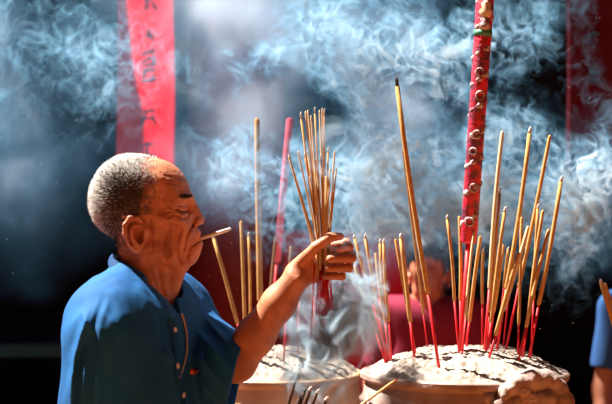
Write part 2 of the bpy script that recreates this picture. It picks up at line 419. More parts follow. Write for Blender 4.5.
def man_shirt(p):
    t=torso(p,.022)
    q=(p-MID)@RB
    t=np.maximum(t,-(p[:,2]-.85))
    # sleeves: loose short ones
    el=A(*P(238,372,-.03)); ul=A(.97,-.1,-.22); ul/=np.linalg.norm(ul); EE=A(*P(226,376,-.03))
    WE=EE+A(.06,.0,-.012); a=sU(cap(p,SL,EE,.068,.082),cap(p,EE,WE,.082,.078),.01); a=np.maximum(a,(p-el)@ul)
    a=sS(a,sU(cap(p,SL+(EE-SL)*.6,EE,.062,.070),cap(p,EE,WE+A(.06,0,-.012),.070,.066),.01),.003)
    ER=SR+(ELR-SR)*1.0; ur=(ELR-SR)/np.linalg.norm(ELR-SR)
    b=cap(p,SR,ER,.064,.082); b=np.maximum(b,(p-(SR+(ELR-SR)*.95))@ur)
    # creases
    wv=vnoise(p*A(1,1,.45),26,5)*.0032+vnoise(p*A(1,1,.5),60,6)*.0012
    mb=p[:,1]<SR[1]+.05; ma=p[:,1]<.12
    for (u1,v1,u2,v2,w,am) in [(114,282,98,330,4,.008),(104,286,84,340,3.5,.009),(96,292,72,360,3.5,.009),(88,300,66,404,3,.008),(100,330,95,410,4,.011),(113,338,110,410,4,.009),(86,345,82,410,3.2,.010),(124,335,123,410,4,.008),(74,350,70,420,3,.009),(106,312,122,334,4,.006),(80,310,92,330,3,.005)]:
        b=b+fold2(p,u1,v1,u2,v2,w,am,mb)
    for (u1,v1,u2,v2,w,am) in [(196,308,234,350,3,.007),(192,326,230,368,3.2,.008),(190,346,226,388,3,.007),(206,312,238,338,2.6,.005),(190,366,214,400,3.2,.007),(200,340,204,400,3,.006)]:
        a=a+fold2(p,u1,v1,u2,v2,w,am,ma)
    for k,(x1,z1,x2,z2,w,am) in enumerate([(.03,.02,.10,-.25,.012,.006),(-.02,-.02,-.04,-.35,.014,.006),(.12,.02,.10,-.3,.012,.008),(-.09,0,-.10,-.3,.014,.006),(-.14,.03,-.06,-.1,.012,.005)]):
        t=t+fold(q,(x1,.12,z1),(x2,.13,z2),w,am)
    d=sU(t,a,.018); d=sU(d,b,.022); d=d+wv
    # neck opening: round hole and a V down the chest
    nk=np.stack([q[:,0],q[:,1],q[:,2]],-1)
    hq=to_head(p); hole=cap(hq,(140,230,0),(152,312,0),30,33)*S
    d=sS(d,hole,.006)
    c0=A(*P(168,300,-.055)); v=(p-c0)@RB
    wedge=np.maximum(np.abs(v[:,0])-(.018+.60*v[:,2]),-(v[:,2]+.05)); wedge=np.maximum(wedge,-v[:,1]-.03)
    d=np.maximum(d,-wedge)
    return d
from mathutils.bvhtree import BVHTree
def bvh_of(V,F): return BVHTree.FromPolygons([tuple(v) for v in V.tolist()],[tuple(f) for f in F.tolist()])
CAMP=Vector((0,-D0,CAMZ))
def hit(bvh,u,v):
    d=(Vector(P(u,v,0))-CAMP).normalized(); r=bvh.ray_cast(CAMP,d); return r[0],r[1]
def hair_limit(v): return np.interp(v,[150,165,178,192,203,213,218,222,245,262],[152,146,149,153,148,148,144,125,122,112])
def skin_mat(name,col,col2,hairc=(.05,.035,.03)):
    m=mat(name,col,.48,.45,.12,bump=(420,.5,.0016),vary=(28,col2,.16))
    N=m.node_tree.nodes; L=m.node_tree.links; b=N['Principled BSDF']
    src=b.inputs['Base Color'].links[0].from_socket
    a=N.new('ShaderNodeAttribute'); a.attribute_name='stubble'
    x=N.new('ShaderNodeMix'); x.data_type='RGBA'; L.new(a.outputs['Fac'],x.inputs['Factor']); L.new(src,x.inputs[6]); x.inputs[7].default_value=(*hairc,1)
    L.new(x.outputs[2],b.inputs['Base Color']); return m
def strands(name,pts,dirs,lens,wid,mats,parent,seed=1,pd=None):
    r=np.random.default_rng(seed); n=len(pts); t=np.cross(dirs,r.normal(size=(n,3))); t/=np.linalg.norm(t,axis=1)[:,None]; b=np.cross(dirs,t)
    V=[];F=[]
    bend=r.normal(size=(n,3))*.18
    l=lens[:,None]; w=(wid*(.7+.6*r.random(n)))[:,None]
    mid=pts+dirs*l*.5; d2=dirs+bend; d2/=np.linalg.norm(d2,axis=1)[:,None]; tip=mid+d2*l*.5
    def ring(c,k): return [c+t*w*k, c+(-.5*t+.87*b)*w*k, c+(-.5*t-.87*b)*w*k]
    R=ring(pts-dirs*l*.1,.55)+ring(mid,.5)+[tip]
    V=np.stack(R,1).reshape(-1,3); base=(np.arange(n)*7)[:,None,None]
    f=np.array([[0,1,4],[0,4,3],[1,2,5],[1,5,4],[2,0,3],[2,3,5],[3,4,6],[4,5,6],[5,3,6]])[None]+base
    F=f.reshape(-1,3); o=mesh(name,V,F,mats[0],parent,True)
    for m in mats[1:]: o.data.materials.append(m)
    if pd is None: mi=np.zeros(n)
    else:
        x=r.random(n); mi=np.where(x<pd,2,np.where(x<pd+(1-pd)*.4,1,0))
    mi=np.repeat(mi,9).astype(np.int32)
    if len(o.data.polygons)==len(mi): o.data.polygons.foreach_set('material_index',mi)
    return o
def build_man(h=.0021,hs=.003):
    man=empty('person',(0,0,0))
    tag(man,'elderly man in an open-necked dark blue polo shirt, cigarette in mouth, raising burning incense','person')
    sk=skin_mat('weathered_skin',(.60,.235,.12),(.40,.135,.062))
    o,V,F=sdf_mesh('body',man_skin,(-.72,-.5,.0),(.16,.4,1.75),h,sk,man)
    q=to_head(V); nrm=vnormals(o); bv=bvh_of(V,F)
    lim=hair_limit(q[:,1])
    onhead=(q[:,1]<262)&(q[:,0]<158)&(V[:,2]>1.40)
    notear=~((q[:,0]>124)&(q[:,0]<153)&(q[:,1]>215)&(q[:,1]<253)&(np.abs(q[:,2])>30))
    st=np.clip((lim+3-q[:,0]+vnoise(q,.22,8)*7)/19+.4,0,1)**1.6*onhead*notear*np.clip((262-q[:,1])/10,0,1)
    brow=np.exp(-((q[:,0]-185)/6)**2-((q[:,1]-196.5)/2.2)**2)*(np.abs(q[:,2])>4)*.8
    lash=np.exp(-((q[:,1]-(209.5+np.clip(q[:,0]-177,0,5)*.45))/.9)**2)*((q[:,0]>177)&(q[:,0]<188)&(np.abs(q[:,2])>8))*.75; brow=np.maximum(brow,lash)
    at=o.data.attributes.new('stubble','FLOAT','POINT'); at.data.foreach_set('value',(np.maximum(st*.92,brow)).astype(np.float32))
    # short grey hair
    idx=np.where(st>.03)[0]; pr=st[idx]; r=np.random.default_rng(3)
    pick=r.choice(idx,15000,p=pr/pr.sum())
    pts=V[pick]+r.normal(size=(15000,3))*.0008; n=nrm[pick]; qq=q[pick]
    flow=np.stack([-.25+0*n[:,0],0*n[:,0],-.25+.9*(qq[:,1]<175)],1)
    d=n*1.0+flow*.45+r.normal(size=(15000,3))*.28; d/=np.linalg.norm(d,axis=1)[:,None]
    top=np.clip((215-qq[:,1])/45,0,1)*np.clip((150-qq[:,0])/30,.15,1); back=np.clip((122-qq[:,0])/25,0,1)
    ln=.0035+.0095*np.clip(np.maximum(top,back*.8),0,1)*r.uniform(.6,1.15,15000)
    gm=[mat('white_hair',(.95,.93,.90),.5,trans=.3),mat('grey_hair',(.55,.50,.46),.5,trans=.1),mat('dark_hair',(.05,.04,.035),.5)]
    hr=strands('hair',pts,d,ln,.00085,gm,man,4,.05+.87*np.clip((qq[:,1]-172+.25*(150-qq[:,0]))/22,0,1)*np.clip((qq[:,0]-99)/20,0,1))  # dark share grows at the thinner darker sides, also standing in for shade
    bi=np.where((brow>.3)&(q[:,2]<0)&(q[:,1]<203))[0]; pk=r.choice(bi,260); dd=nrm[pk]*.8+A(.3,0,.35)+r.normal(size=(260,3))*.2; dd/=np.linalg.norm(dd,axis=1)[:,None]
    strands('eyebrow',V[pk],dd,np.full(260,.005),.0007,[gm[2]],man,5)
    # shirt
    sh=mat('navy_cotton',(.004,.068,.22),.8,.3,bump=(900,.3,.0006),vary=(9,(.007,.11,.30),.2))
    shirt,SV,SF=sdf_mesh('shirt',man_shirt,(-.75,-.5,.79),(.1,.4,1.55),hs,sh,man); sb=bvh_of(SV,SF)
    top=[(168,315,-.098),(157,301,-.092),(146,288,-.085),(134,274,-.072),(123,262,-.048),(114,255,-.012),(114,255,.03),(124,261,.062),(142,270,.07),(160,280,.062),(173,288,.036),(179,297,.004),(174,314,-.060)]
    out=[(162,340,-.135),(148,326,-.137),(132,309,-.130),(117,291,-.108),(110,272,-.062),(108,264,-.008),(110,264,.045),(122,275,.095),(145,283,.105),(168,291,.09),(186,299,.055),(196,310,.01),(189,334,-.055)]
    inn=[(165,322,-.080),(156,312,-.072),(147,302,-.062),(138,290,-.052),(129,279,-.035),(122,272,-.01),(122,272,.02),(130,276,.042),(144,284,.048),(158,292,.042),(168,300,.022),(172,308,-.0),(170,320,-.050)]
    C=[]
    def smooth(L):
        L=[Vector(P(*t)) for t in L]; R=[]
        for i in range(len(L)-1):
            a,b,c,d_=L[max(i-1,0)],L[i],L[i+1],L[min(i+2,len(L)-1)]
            for k in range(4):
                t=k/4; R.append(.5*((2*b)+(c-a)*t+(2*a-5*b+4*c-d_)*t*t+(3*b-a-3*c+d_)*t**3))
        R.append(L[-1]); return R
    ri,rt,ro=smooth(inn),smooth(top),smooth(out)
    rows=[ri]; 
    rows.append([a.lerp(b,.6)for a,b in zip(ri,rt)]); rows.append([b+Vector((0,0,.001)) for b in rt])
    for k in (.12,.4,.7,1): rows.append([b.lerp(c,k)+ (c-b).normalized()*0+Vector((0,-.004*math.sin(k*3.1),.004*math.sin(k*3.1))) for b,c in zip(rt,ro)])
    n=len(ri); VV=[v for r_ in rows for v in r_]; FF=[(i*n+j,i*n+j+1,(i+1)*n+j+1,(i+1)*n+j) for i in range(len(rows)-1) for j in range(n-1)]
    co=mesh('collar',VV,FF,mat('collar_cotton',(.005,.04,.12),.85,.25,bump=(900,.3,.0006)),shirt)
    md=co.modifiers.new('t','SOLIDIFY'); md.thickness=.003; md.offset=0; co.modifiers.new('s','SUBSURF').levels=1; co.modifiers['s'].render_levels=1
    tag(co,'dark blue turned-down collar')
    # placket, its frayed lit fold put in as a pale strip, buttons, pocket tag
    def strip(name,uvs,w,th,m,dy=.0):
        L=[]; 
        for u,v in uvs:
            h_,nn=hit(sb,u,v); L.append((h_,nn))
        VV=[];FF=[]
        for i,(p_,nn) in enumerate(L):
            t=(L[min(i+1,len(L)-1)][0]-L[max(i-1,0)][0]).normalized(); s_=t.cross(nn).normalized()
            for a,b in((-w,-th),(-w,th),(w,th),(w,-th)): VV.append(p_+s_*a+nn*(b+dy))
        for i in range(len(L)-1):
            for k in range(4): FF.append((i*4+k,i*4+(k+1)%4,(i+1)*4+(k+1)%4,(i+1)*4+k))
        FF.append((0,1,2,3)); e=4*(len(L)-1); FF.append((e+3,e+2,e+1,e))
        return mesh(name,VV,FF,m,shirt)
    strip('placket',[(171,319),(172.5,330),(174,343),(175.5,356),(177,368),(179,382),(181,396),(183,410)],.012,.0022,mat('placket_cotton',(.007,.065,.17),.85,.2))
    tr=strip('placket_lit_edge',[(181,314),(183.5,322),(185.5,332),(186.3,342),(186,352),(184,362),(181,371),(179,377)],.0016,.0016,mat('pale_lit_edge',(.62,.42,.36),.8,bump=(500,1,.002)),.002)
    tag(tr,'pale pinkish strip as the lit edge of the open placket')
    bm_=mat('ivory_button',(.72,.66,.55),.3)
    for u,v in((174,330),(176.5,366),(182.5,395)):
        p_,nn=hit(sb,u,v); R=nn.to_track_quat('Z','Y').to_matrix(); m_=MB()
        m_.lathe([(.0040,.0),(.0056,.0006),(.0058,.0016),(.0050,.0024),(.0036,.0019),(.0001,.0018)],(0,0,0),20,True,False)
        m_.v=[R@Vector(v_)+p_+nn*.0022 for v_ in m_.v]; tag(m_.build('button',bm_,shirt,True),'ivory button')
    tg=strip('pocket_tag',[(190.5,371),(194,371.5),(197,372.5)],.006,.0012,mat('orange_tag',(.75,.12,.03),.6),.001); tag(tg,'small orange-red woven tag')
    # trousers and shoes
    def trousers(p):
        d=None
        q_=(p-HIP)@RB; d=rbox(q_,(0,0,-.02),(.165,.12,.12),.09)
        for s in(-1,1):
            hp=HIP+ax*s*.085; kn=A(hp[0]+.02,hp[1],.50)+fw*.03; an=A(hp[0],hp[1],.075)
            d=sU(d,chain(p,[hp,kn,an],[.095,.075,.06],.03),.04)
        d=np.maximum(d,p[:,2]-.99); d=np.maximum(d,.05-p[:,2]); return d+vnoise(p,14,2)*.004
    sdf_mesh('trousers',trousers,(-.75,-.4,0),(.05,.4,1.06),.009,mat('grey_trousers',(.06,.06,.065),.9),man)
    for s in(-1,1):
        hp=HIP+ax*s*.085; an=A(hp[0],hp[1],.04)
        def shoe(p):
            d=cap(p,an-fw*.05+A(0,0,.0),an+fw*.15+A(0,0,-.004),.042,.036); return np.maximum(d,.001-p[:,2])
        sdf_mesh('shoe',shoe,an-A(.25,.25,.06),an+A(.25,.25,.1),.007,mat('black_shoe_%d'%(s+1),(.02,.018,.016),.4),man)
    return man,bv,sb
# ---------- people in the background ----------
def build_person(label,x,y,z0,yaw,k,shirtc,hairc,skinc,long_hair=False,seed=1):
    """standing figure facing its local +x, 1.6 m tall times k"""
    root=empty('person',(x,y,z0),(0,0,yaw)); tag(root,label,'person')
    def hq(p): return np.stack([143+p[:,0]/S,157+(1.6-p[:,2])/S,p[:,1]/S],-1)
    sh=[A(0,s*.165,1.30) for s in(-1,1)]; el=[A(.01,s*.205,1.03) for s in(-1,1)]; wr=[A(.09,s*.19,.80) for s in(-1,1)]
    def torso2(p,g):
        d=rbox(p,(0,0,1.2),(.075+g,.13+g,.12+g),.07+g)
        d=sU(d,rbox(p,(0,0,1.0),(.075+g,.115+g,.14+g),.07+g),.08)
        return sU(d,cap(p,(0,-.13,1.31),(0,.13,1.31),.04+g),.08)
    def skin(p):
        d=np.full(len(p),9.); m=p[:,2]>1.22
        d[~m]=(1.22-p[~m][:,2])+.05
        if m.any(): d[m]=sU(head_sdf(hq(p[m]),0),cap(hq(p[m]),(140,243,0),(143,300,0),24,27),9)*S
        d=sU(d,torso2(p,0),.05)
        for i,s in enumerate((-1,1)):
            d=sU(d,chain(p,[sh[i],el[i],wr[i]],[.045,.038,.025],.02),.03)
            hd=wr[i]+A(.02,0,-.05); d=sU(d,ell(p,hd,(.026,.014,.045)),.02)
            for j in range(4):
                b=hd+A(-.018+.012*j,0,-.035); d=sU(d,chain(p,[b,b+A(.006,0,-.03),b+A(.012,-s*.012,-.052)],[.0085,.008,.0065],.003),.004)
            d=sU(d,cap(p,hd+A(.02,0,.015),hd+A(.045,0,-.025),.010,.008),.006)
            d=sU(d,chain(p,[A(0,s*.08,.82),A(.01,s*.085,.45),A(-.01,s*.085,.08)],[.075,.05,.035],.03),.05)
            d=sU(d,cap(p,(-.01,s*.085,.04),(.12,s*.09,.035),.032,.026),.03)
        return d
    def shirt(p):
        d=np.maximum(torso2(p,.02),-(p[:,2]-.80))
        for i in(0,1):
            u=(el[i]-sh[i])/np.linalg.norm(el[i]-sh[i]); a=cap(p,sh[i],el[i],.062,.06); a=np.maximum(a,(p-(sh[i]+u*.2))@u); d=sU(d,a,.03)
        d=sS(d,cap(p,(0,0,1.30),(.0,0,1.5),.056,.075),.01)
        return d+vnoise(p*A(1,1,.5),18,seed)*.005
    def trousers(p):
        d=rbox(p,(0,0,.84),(.09,.15,.10),.07)
        for s in(-1,1): d=sU(d,chain(p,[A(0,s*.08,.82),A(.01,s*.085,.45),A(-.01,s*.085,.07)],[.095,.072,.058],.03),.03)
        d=np.maximum(d,.04-p[:,2]); return np.maximum(d,p[:,2]-.92)
    def hair(p):
        q=hq(p); d=sU(ell(q,(134,200,0),(51,47,40)),ell(q,(152,188,0),(41,34,37)),8) if not long_hair else sU(sU(ell(q,(134,200,0),(52,48,41)),ell(q,(152,188,0),(42,35,38)),8),ell(q,(117,238,0),(30,42,38)),16)
        face=ell(q,(200,233,0),(33,39,28)); d=sS(d,face,6); d=np.maximum(d,(q[:,1]-(285 if long_hair else 246)))
        return (d+vnoise(q,.2,seed)*1.6)*S
    hs=.0075
    b,_,_=sdf_mesh('body',skin,(-.2,-.32,0),(.2,.32,1.62),hs,mat('skin_tone_%d'%seed,skinc,.5,.4),root)
    sdf_mesh('shirt',shirt,(-.25,-.35,.72),(.25,.35,1.45),hs,mat('shirt_cloth_%d'%seed,shirtc,.85,.2),root)
    sdf_mesh('trousers',trousers,(-.2,-.3,0),(.2,.3,1.),.011,mat('trouser_cloth_%d'%seed,(.04,.04,.05),.9),root)
    sdf_mesh('hair',hair,(-.25,-.2,1.2),(.2,.2,1.68),hs,mat('hair_tone_%d'%seed,hairc,.45,.5),root)
    for s in(-1,1):
        def shoe(p): return np.maximum(cap(p,(-.04,s*.085,.035),(.14,s*.09,.03),.043,.037),.001-p[:,2])
        sdf_mesh('shoe',shoe,(-.15,s*.09-.12,-.03),(.25,s*.09+.12,.12),.009,mat('sandal_brown_%d_%d'%(seed,s+1),(.06,.03,.02),.6),root)
    root.scale=(k,k,k)
    return root
# ---------- urns ----------
def heap_mesh(name,R,hgt,m,parent=None,c=(0,0,0),seed=1,n=150):
    """lumpy ash heap filling a round rim"""
    rings,seg=n//2,n*3; T=c
    rr=np.linspace(0,1,rings+1)[1:]; q=np.arange(seg)/seg*2*np.pi
    X=np.outer(rr,np.cos(q)).ravel()*R; Y=np.outer(rr,np.sin(q)).ravel()*R; g=np.stack([np.append(X,0),np.append(Y,0),np.append(np.repeat(rr,seg),0)],1)
    pp=np.stack([g[:,0],g[:,1],0*g[:,0]],-1)
    def crag(f,s): return 1-np.abs(vnoise(pp,f,s))*2
    z=hgt*np.clip(1-g[:,2]**2.5,0,1)+(vnoise(pp,14,seed)*.009+crag(48,seed+1)*.0042+crag(110,seed+2)*.0038+vnoise(pp,240,seed+3)*.0016)*np.clip((1-g[:,2])*9+.25,0,1)
    V=[(x+T[0],y+T[1],zz+T[2]) for (x,y,_),zz in zip(g,z)]; F=[]
    for i in range(rings-1):
        for j in range(seg): F.append((i*seg+j,(i+1)*seg+j,(i+1)*seg+(j+1)%seg,i*seg+(j+1)%seg))
    for j in range(seg): F.append((len(V)-1,j,(j+1)%seg))
    # skirt below
    o=mesh(name,V,F,m,parent,True); return o,lambda x,y:float(np.interp(math.hypot(x,y)/R,[0,1],[hgt,0]))
def build_urn(label,cx,cy,rimz,R,stone,lug=None,seed=1):
    root=empty('incense_urn',(cx,cy,0)); tag(root,label,'urn')
    b=MB()
    prof=[(R*.50,0.0),(R*.62,0.0),(R*.66,.02),(R*.64,.05),(R*.50,.09),(R*.44,.14),(R*.42,rimz-.62),(R*.50,rimz-.56),(R*.52,rimz-.53),(R*.50,rimz-.50),
          (R*.62,rimz-.46),(R*.84,rimz-.36),(R*.975,rimz-.25),(R*1.0,rimz-.17),(R*1.0,rimz-.10),(R*.985,rimz-.06),(R*.962,rimz-.034),(R*.95,rimz-.022),(R*.96,rimz-.018),(R*.985,rimz-.016),(R*1.0,rimz-.012),(R*1.0,rimz-.003),(R*.985,rimz),(R*.93,rimz),(R*.905,rimz-.004),(R*.885,rimz-.03),(R*.88,rimz-.12),(R*.5,rimz-.16)]
    # finer rings for a smooth belly
    b.lathe([(r,z) for r,z in prof],(0,0,0),96,True,True); autosmooth(b.build('bowl',stone,root),38)
    k=MB()
    for i in range(0,48):       # moulded beading under the lip
        a=i/48*2*math.pi; k.lathe([(.0001,-.005),(.004,-.003),(.0055,0),(.004,.003),(.0001,.005)],(R*.986*math.cos(a),R*.986*math.sin(a),rimz-.060),8,False,False)
    k.build('beading',stone,root,True)
    return root
def stick(name,a,b,r,fr,kind,label,group,cat='incense stick',tip=True,charred=.0,via=None):
    """a: tip, b: foot, fr: share of the length that is coated"""
    a=Vector(a);b=Vector(b); root=empty(name,b); d=a-b; mid=d*(1-fr); tag(root,label,cat,group)
    sag=Vector((d.z*.004*random.uniform(-1,1),d.z*.004*random.uniform(-1,1),0))
    F_=None
    if via is not None:
        v_=Vector(via)-b; Lf=v_.length; Lt=(d-v_).length
        def F_(t):
            q=t*(Lf+Lt); return v_*(q/Lf) if q<Lf else v_+(d-v_)*((q-Lf)/Lt)
        mid=F_(1-fr)
    if fr>0.02:
        m=MB(); pts=[mid.lerp(d,t)+sag*math.sin(t*3.14)*2 for t in(0,.02,.25,.5,.75,.97 if charred else .985,1 if not charred else .97)]
        if F_: pts=[F_(1-fr+fr*t) for t in(0,.02,.25,.5,.75,.97 if charred else .985,1 if not charred else .97)]
        if charred: pts=pts[:-1]; rr=[r*.6,r,r,r,r*.97,r*.92]
        else: rr=[r*.6,r,r,r,r*.97,r*.9,r*.45]
        m.tube(pts,rr,8); m.build('coated_rod',STK[kind],root,True)
        if charred:
            e=d; c=MB(); n_=d.normalized(); c.tube([mid.lerp(d,.965),e-n_*.001,e+n_*.003+Vector((.0008,0,0)),e+n_*.006+Vector((.0026,0,-.0008))],[r*.8,r*.72,r*.5,r*.2],7)
            o=c.build('burnt_tip',STK['char'] if charred>1 else STK['ash'],root,True)
    m=MB(); pp_=[Vector((0,0,0)),mid+d.normalized()*.004]
    if F_: pp_=[F_((1-fr)*t) for t in (0,.33,.66,1.02)]
    m.tube(pp_,r*.66,6); m.build('bamboo_foot',STK['red' if kind!='plain' else 'yellow'],root,True)
    return root
# =====================================================================
# camera, sun, sky
# =====================================================================
cam=bpy.data.objects.new('camera',bpy.data.cameras.new('camera')); COL.objects.link(cam); SC.camera=cam
cam.location=(0,-D0,CAMZ); cam.rotation_euler=(math.pi/2,0,0); cam.data.sensor_width=36; cam.data.lens=FX*36/612
cam.data.dof.use_dof=True; cam.data.dof.focus_distance=D0+.02; cam.data.dof.aperture_fstop=cam.data.lens/1000/.022
TS=Vector((-.50,.17,.85)).normalized()
sun=bpy.data.objects.new('sun',bpy.data.lights.new('sun','SUN')); COL.objects.link(sun); sun.data.energy=21.0; sun.data.angle=math.radians(.6)
sun.data.color=(1,.95,.87); sun.rotation_euler=TS.to_track_quat('Z','Y').to_euler()
w=bpy.data.worlds.new('sky'); SC.world=w; w.use_nodes=True
bg=w.node_tree.nodes['Background']; bg.inputs[0].default_value=(.25,.5,1,1); bg.inputs[1].default_value=.02
SC.view_settings.view_transform='Standard'; SC.view_settings.look='None'; SC.view_settings.exposure=0; SC.view_settings.gamma=1
SC.cycles.volume_step_rate=1.3; SC.cycles.max_bounces=8; SC.cycles.diffuse_bounces=3; SC.cycles.volume_bounces=1; SC.cycles.transparent_max_bounces=16
SC.cycles.use_denoising=True; SC.cycles.caustics_reflective=False; SC.cycles.caustics_refractive=False; SC.cycles.sample_clamp_indirect=6
# =====================================================================
# setting: a temple courtyard before a dark hall
# =====================================================================
def struct(name,c,d,m): return tag(MB().box(c,d).build(name,m),kind='structure')
stone=mat('courtyard_paving',(.26,.085,.028),.9,.2,vary=(3,(.20,.07,.022),.2),bump=(20,.4,.01))
struct('floor',(0,.5,-.05),(12,14,.1),stone)
dark=mat('near_black_wall',(.012,.010,.013),.9,.1,vary=(2,(.02,.012,.014),.2))  # near-black tone with slight random variation for the hall walls
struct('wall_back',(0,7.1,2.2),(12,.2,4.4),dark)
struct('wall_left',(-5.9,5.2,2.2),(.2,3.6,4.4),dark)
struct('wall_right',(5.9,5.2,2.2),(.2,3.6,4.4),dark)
struct('wall_fill',(3.4,-6.4,1.9),(5.2,.2,3.8),mat('ochre_fill_plaster',(.48,.135,.028),.95,.1,vary=(1.5,(.41,.115,.024),.2)))  # unseen wall behind the camera, kept to the right for warm fill light
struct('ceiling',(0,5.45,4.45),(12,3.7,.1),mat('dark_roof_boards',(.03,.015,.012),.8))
red_lac=mat('red_lacquer',(.20,.018,.03),.45,.4,vary=(4,(.13,.012,.022),.2))
# ---------- column, altar, banners ----------
def column(u,y,r,label):
    c=P(u,0,y); root=empty('temple_column',(c[0],y,0)); tag(root,label,'column')
    MB().lathe([(r,.30),(r*1.0,4.4)],(0,0,0),40).build('shaft',red_lac,root,True)
    MB().lathe([(r*1.5,0),(r*1.5,.10),(r*1.35,.14),(r*1.4,.2),(r*1.15,.28),(r*1.1,.30)],(0,0,0),40).build('base_stone',dark_stone,root,True)
dark_stone=mat('grey_stone',(.12,.11,.10),.85)
column(236,3.6,.22,'dark red round temple column behind the smoke above the red-draped altar')
def banner(u0,u1,y,vb,m,label,yaw,glyphs,name='hanging_banner'):
    x0=P(u0,0,y)[0];x1=P(u1,0,y)[0];zb=P(0,vb,y)[2]; W=(x1-x0)/2; zt=2.9
    root=empty(name,((x0+x1)/2,y,zb),(0,0,yaw)); tag(root,label,'banner')
    V=[];F=[];nx,nz=14,60; Wd=W/math.cos(yaw)
    for j in range(nz+1):
        for i in range(nx+1):
            a=i/nx*2-1; z=j/nz*(zt-zb); V.append((a*Wd,.010*math.sin(a*4+z*3)+.004*math.sin(z*9),z))
    for j in range(nz):
        for i in range(nx): k=j*(nx+1)+i; F.append((k,k+1,k+nx+2,k+nx+1))
    o=mesh('cloth',V,F,m,root); md=o.modifiers.new('t','SOLIDIFY'); md.thickness=.004
    MB().tube([(-Wd-.03,0,zt-zb),(Wd+.03,0,zt-zb)],.014,10).build('hanging_rod',mat('rod_wood_'+str(u0),(.10,.04,.02),.5),root,True)
    for s in(-1,1): MB().tube([(s*Wd*.9,0,zt-zb),(s*Wd*.9,.0,4.42-zb if y>3.4 else 4.28-zb)],.004,6).build('cord',mat('cord_%d_%d'%(u0,s+1),(.15,.1,.06),.8),root,True)
    ink=mat('ink_black_'+str(u0),(.02,.02,.03),.7)
    for gi,(v,strokes) in enumerate(glyphs):
        m_=MB(); zc=P(0,v,y)[2]-zb
        for (ax_,az_,bx_,bz_,t) in strokes:
            k=.0046; a=Vector((ax_*k,-.018,zc+az_*k)); b=Vector((bx_*k,-.018,zc+bz_*k)); d=(b-a).normalized(); n_=Vector((-d.z,0,d.x))*t*k
            m_.add([a-n_*.6+Vector((0,-.001,0)),b-n_*1.1+Vector((0,-.001,0)),b+n_*.9+Vector((0,-.001,0)),a+n_*.5+Vector((0,-.001,0)),a-n_*.6+Vector((0,.004,0)),b-n_*1.1+Vector((0,.004,0)),b+n_*.9+Vector((0,.004,0)),a+n_*.5+Vector((0,.004,0))],
                   [(0,1,2,3),(7,6,5,4),(0,4,5,1),(1,5,6,2),(2,6,7,3),(3,7,4,0)])
        m_.build('brush_character',ink,root)
    return root
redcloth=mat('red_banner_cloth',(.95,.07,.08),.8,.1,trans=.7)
G=[(4,[(-3,3,4,4,1.2),(0,5,-1,-5,1.3),(4,1,8,-4,1.2)]),
   (38,[(0,6,3,1,1.2),(-2,2,5,0,1.0)]),
   (58,[(-6,2,6,6,1.3),(-5,-4,3,0,1.1),(5,2,6,-5,1.0),(-4,-6,6,-5,1.2)]),
   (76,[(-5,4,6,5,1.2),(0,6,-4,-2,1.1),(-6,-5,6,-3,1.4),(5,1,6,-3,1)]),
   (118,[(-5,5,6,6,1.2),(0,6,-5,-6,1.2),(-6,-1,6,0,1.2),(4,3,7,-5,1)]),
   (150,[(-5,4,5,5,1.2),(0,7,0,-5,1.2),(-6,-5,6,-4,1.2)])]
banner(119,172,2.2,215,redcloth,'bright red hanging banner with black brush characters, above the old man\'s head',math.radians(32),G)
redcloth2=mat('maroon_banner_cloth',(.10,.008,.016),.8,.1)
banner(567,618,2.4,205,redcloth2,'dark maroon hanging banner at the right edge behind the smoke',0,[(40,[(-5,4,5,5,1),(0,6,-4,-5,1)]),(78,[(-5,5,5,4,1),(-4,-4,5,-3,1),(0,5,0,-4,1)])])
shade_board=MB(); pl=[(-1.72,4.27),(-1.66,3.85),(-1.56,3.61),(-1.50,3.45),(-1.445,2.8),(-2.36,2.8),(-2.36,4.27)]  # added board out of view, cut to throw the banner's diagonal shadow
shade_board.add([(x,2.48,z) for x,z in pl]+[(x,2.52,z) for x,z in pl],[tuple(range(7)),tuple(range(13,6,-1))]+[(i,i+7,(i+1)%7+7,(i+1)%7) for i in range(7)])
tag(shade_board.build('trim_5',red_lac),kind='structure')
tag(MB().box((0,2.4,4.32),(5.0,.12,.10)).build('trim_1',red_lac),kind='structure')
tag(MB().box((0,2.2,4.32),(5.0,.10,.10)).build('trim_2',red_lac),kind='structure')
for i,x in enumerate((-2.4,2.4)):
    tag(MB().box((x,2.6,2.135),(.14,1.0,4.27)).build('trim_%d'%(3+i),red_lac),kind='structure')
# altar draped in crimson cloth
AY=4.1; ax0,ax1=P(176,0,AY-.3)[0],P(402,0,AY-.3)[0]; az=P(0,232,AY-.3)[2]
al=empty('altar_table',((ax0+ax1)/2,AY,0)); tag(al,'tall altar table draped in crimson cloth behind the old man','altar')
hw=(ax1-ax0)/2
woodm=mat('dark_altar_wood',(.05,.02,.012),.6)
MB().box((0,0,az-.03),(hw*2-.02,.56,.04)).build('tabletop',woodm,al)
for sx in(-1,1):
    for sy in(-1,1): MB().box((sx*(hw-.06),sy*.24,(az-.05)/2),(.06,.06,az-.05)).build('leg',woodm,al)
V=[];F=[];n=90
per=[];
for i in range(n+1):
    t=i/n; L=2*hw+.58*2; s=t*L
    if s<.58: per.append((-hw,.29-s))
    elif s<.58+2*hw: per.append((-hw+s-.58,-.29))
    else: per.append((hw,-.29+s-.58-2*hw))
for j,z in enumerate((az,az-.01,az-.1,az-.3,az-.6,az-.9,.06)):
    for i,(x,y) in enumerate(per):
        f=min(1,j/3)*.016*math.sin(i*1.35)+min(1,j/3)*.007*math.sin(i*.5+1); o=1+0*f
        nx=-1 if x<=-hw+1e-6 else (1 if x>=hw-1e-6 else 0); V.append((x+(nx*(f+.018) if nx else 0),y-(0 if nx else f+.018),z))
m_=n+1
for j in range(6):
    for i in range(n): F.append((j*m_+i,(j+1)*m_+i,(j+1)*m_+i+1,j*m_+i+1))
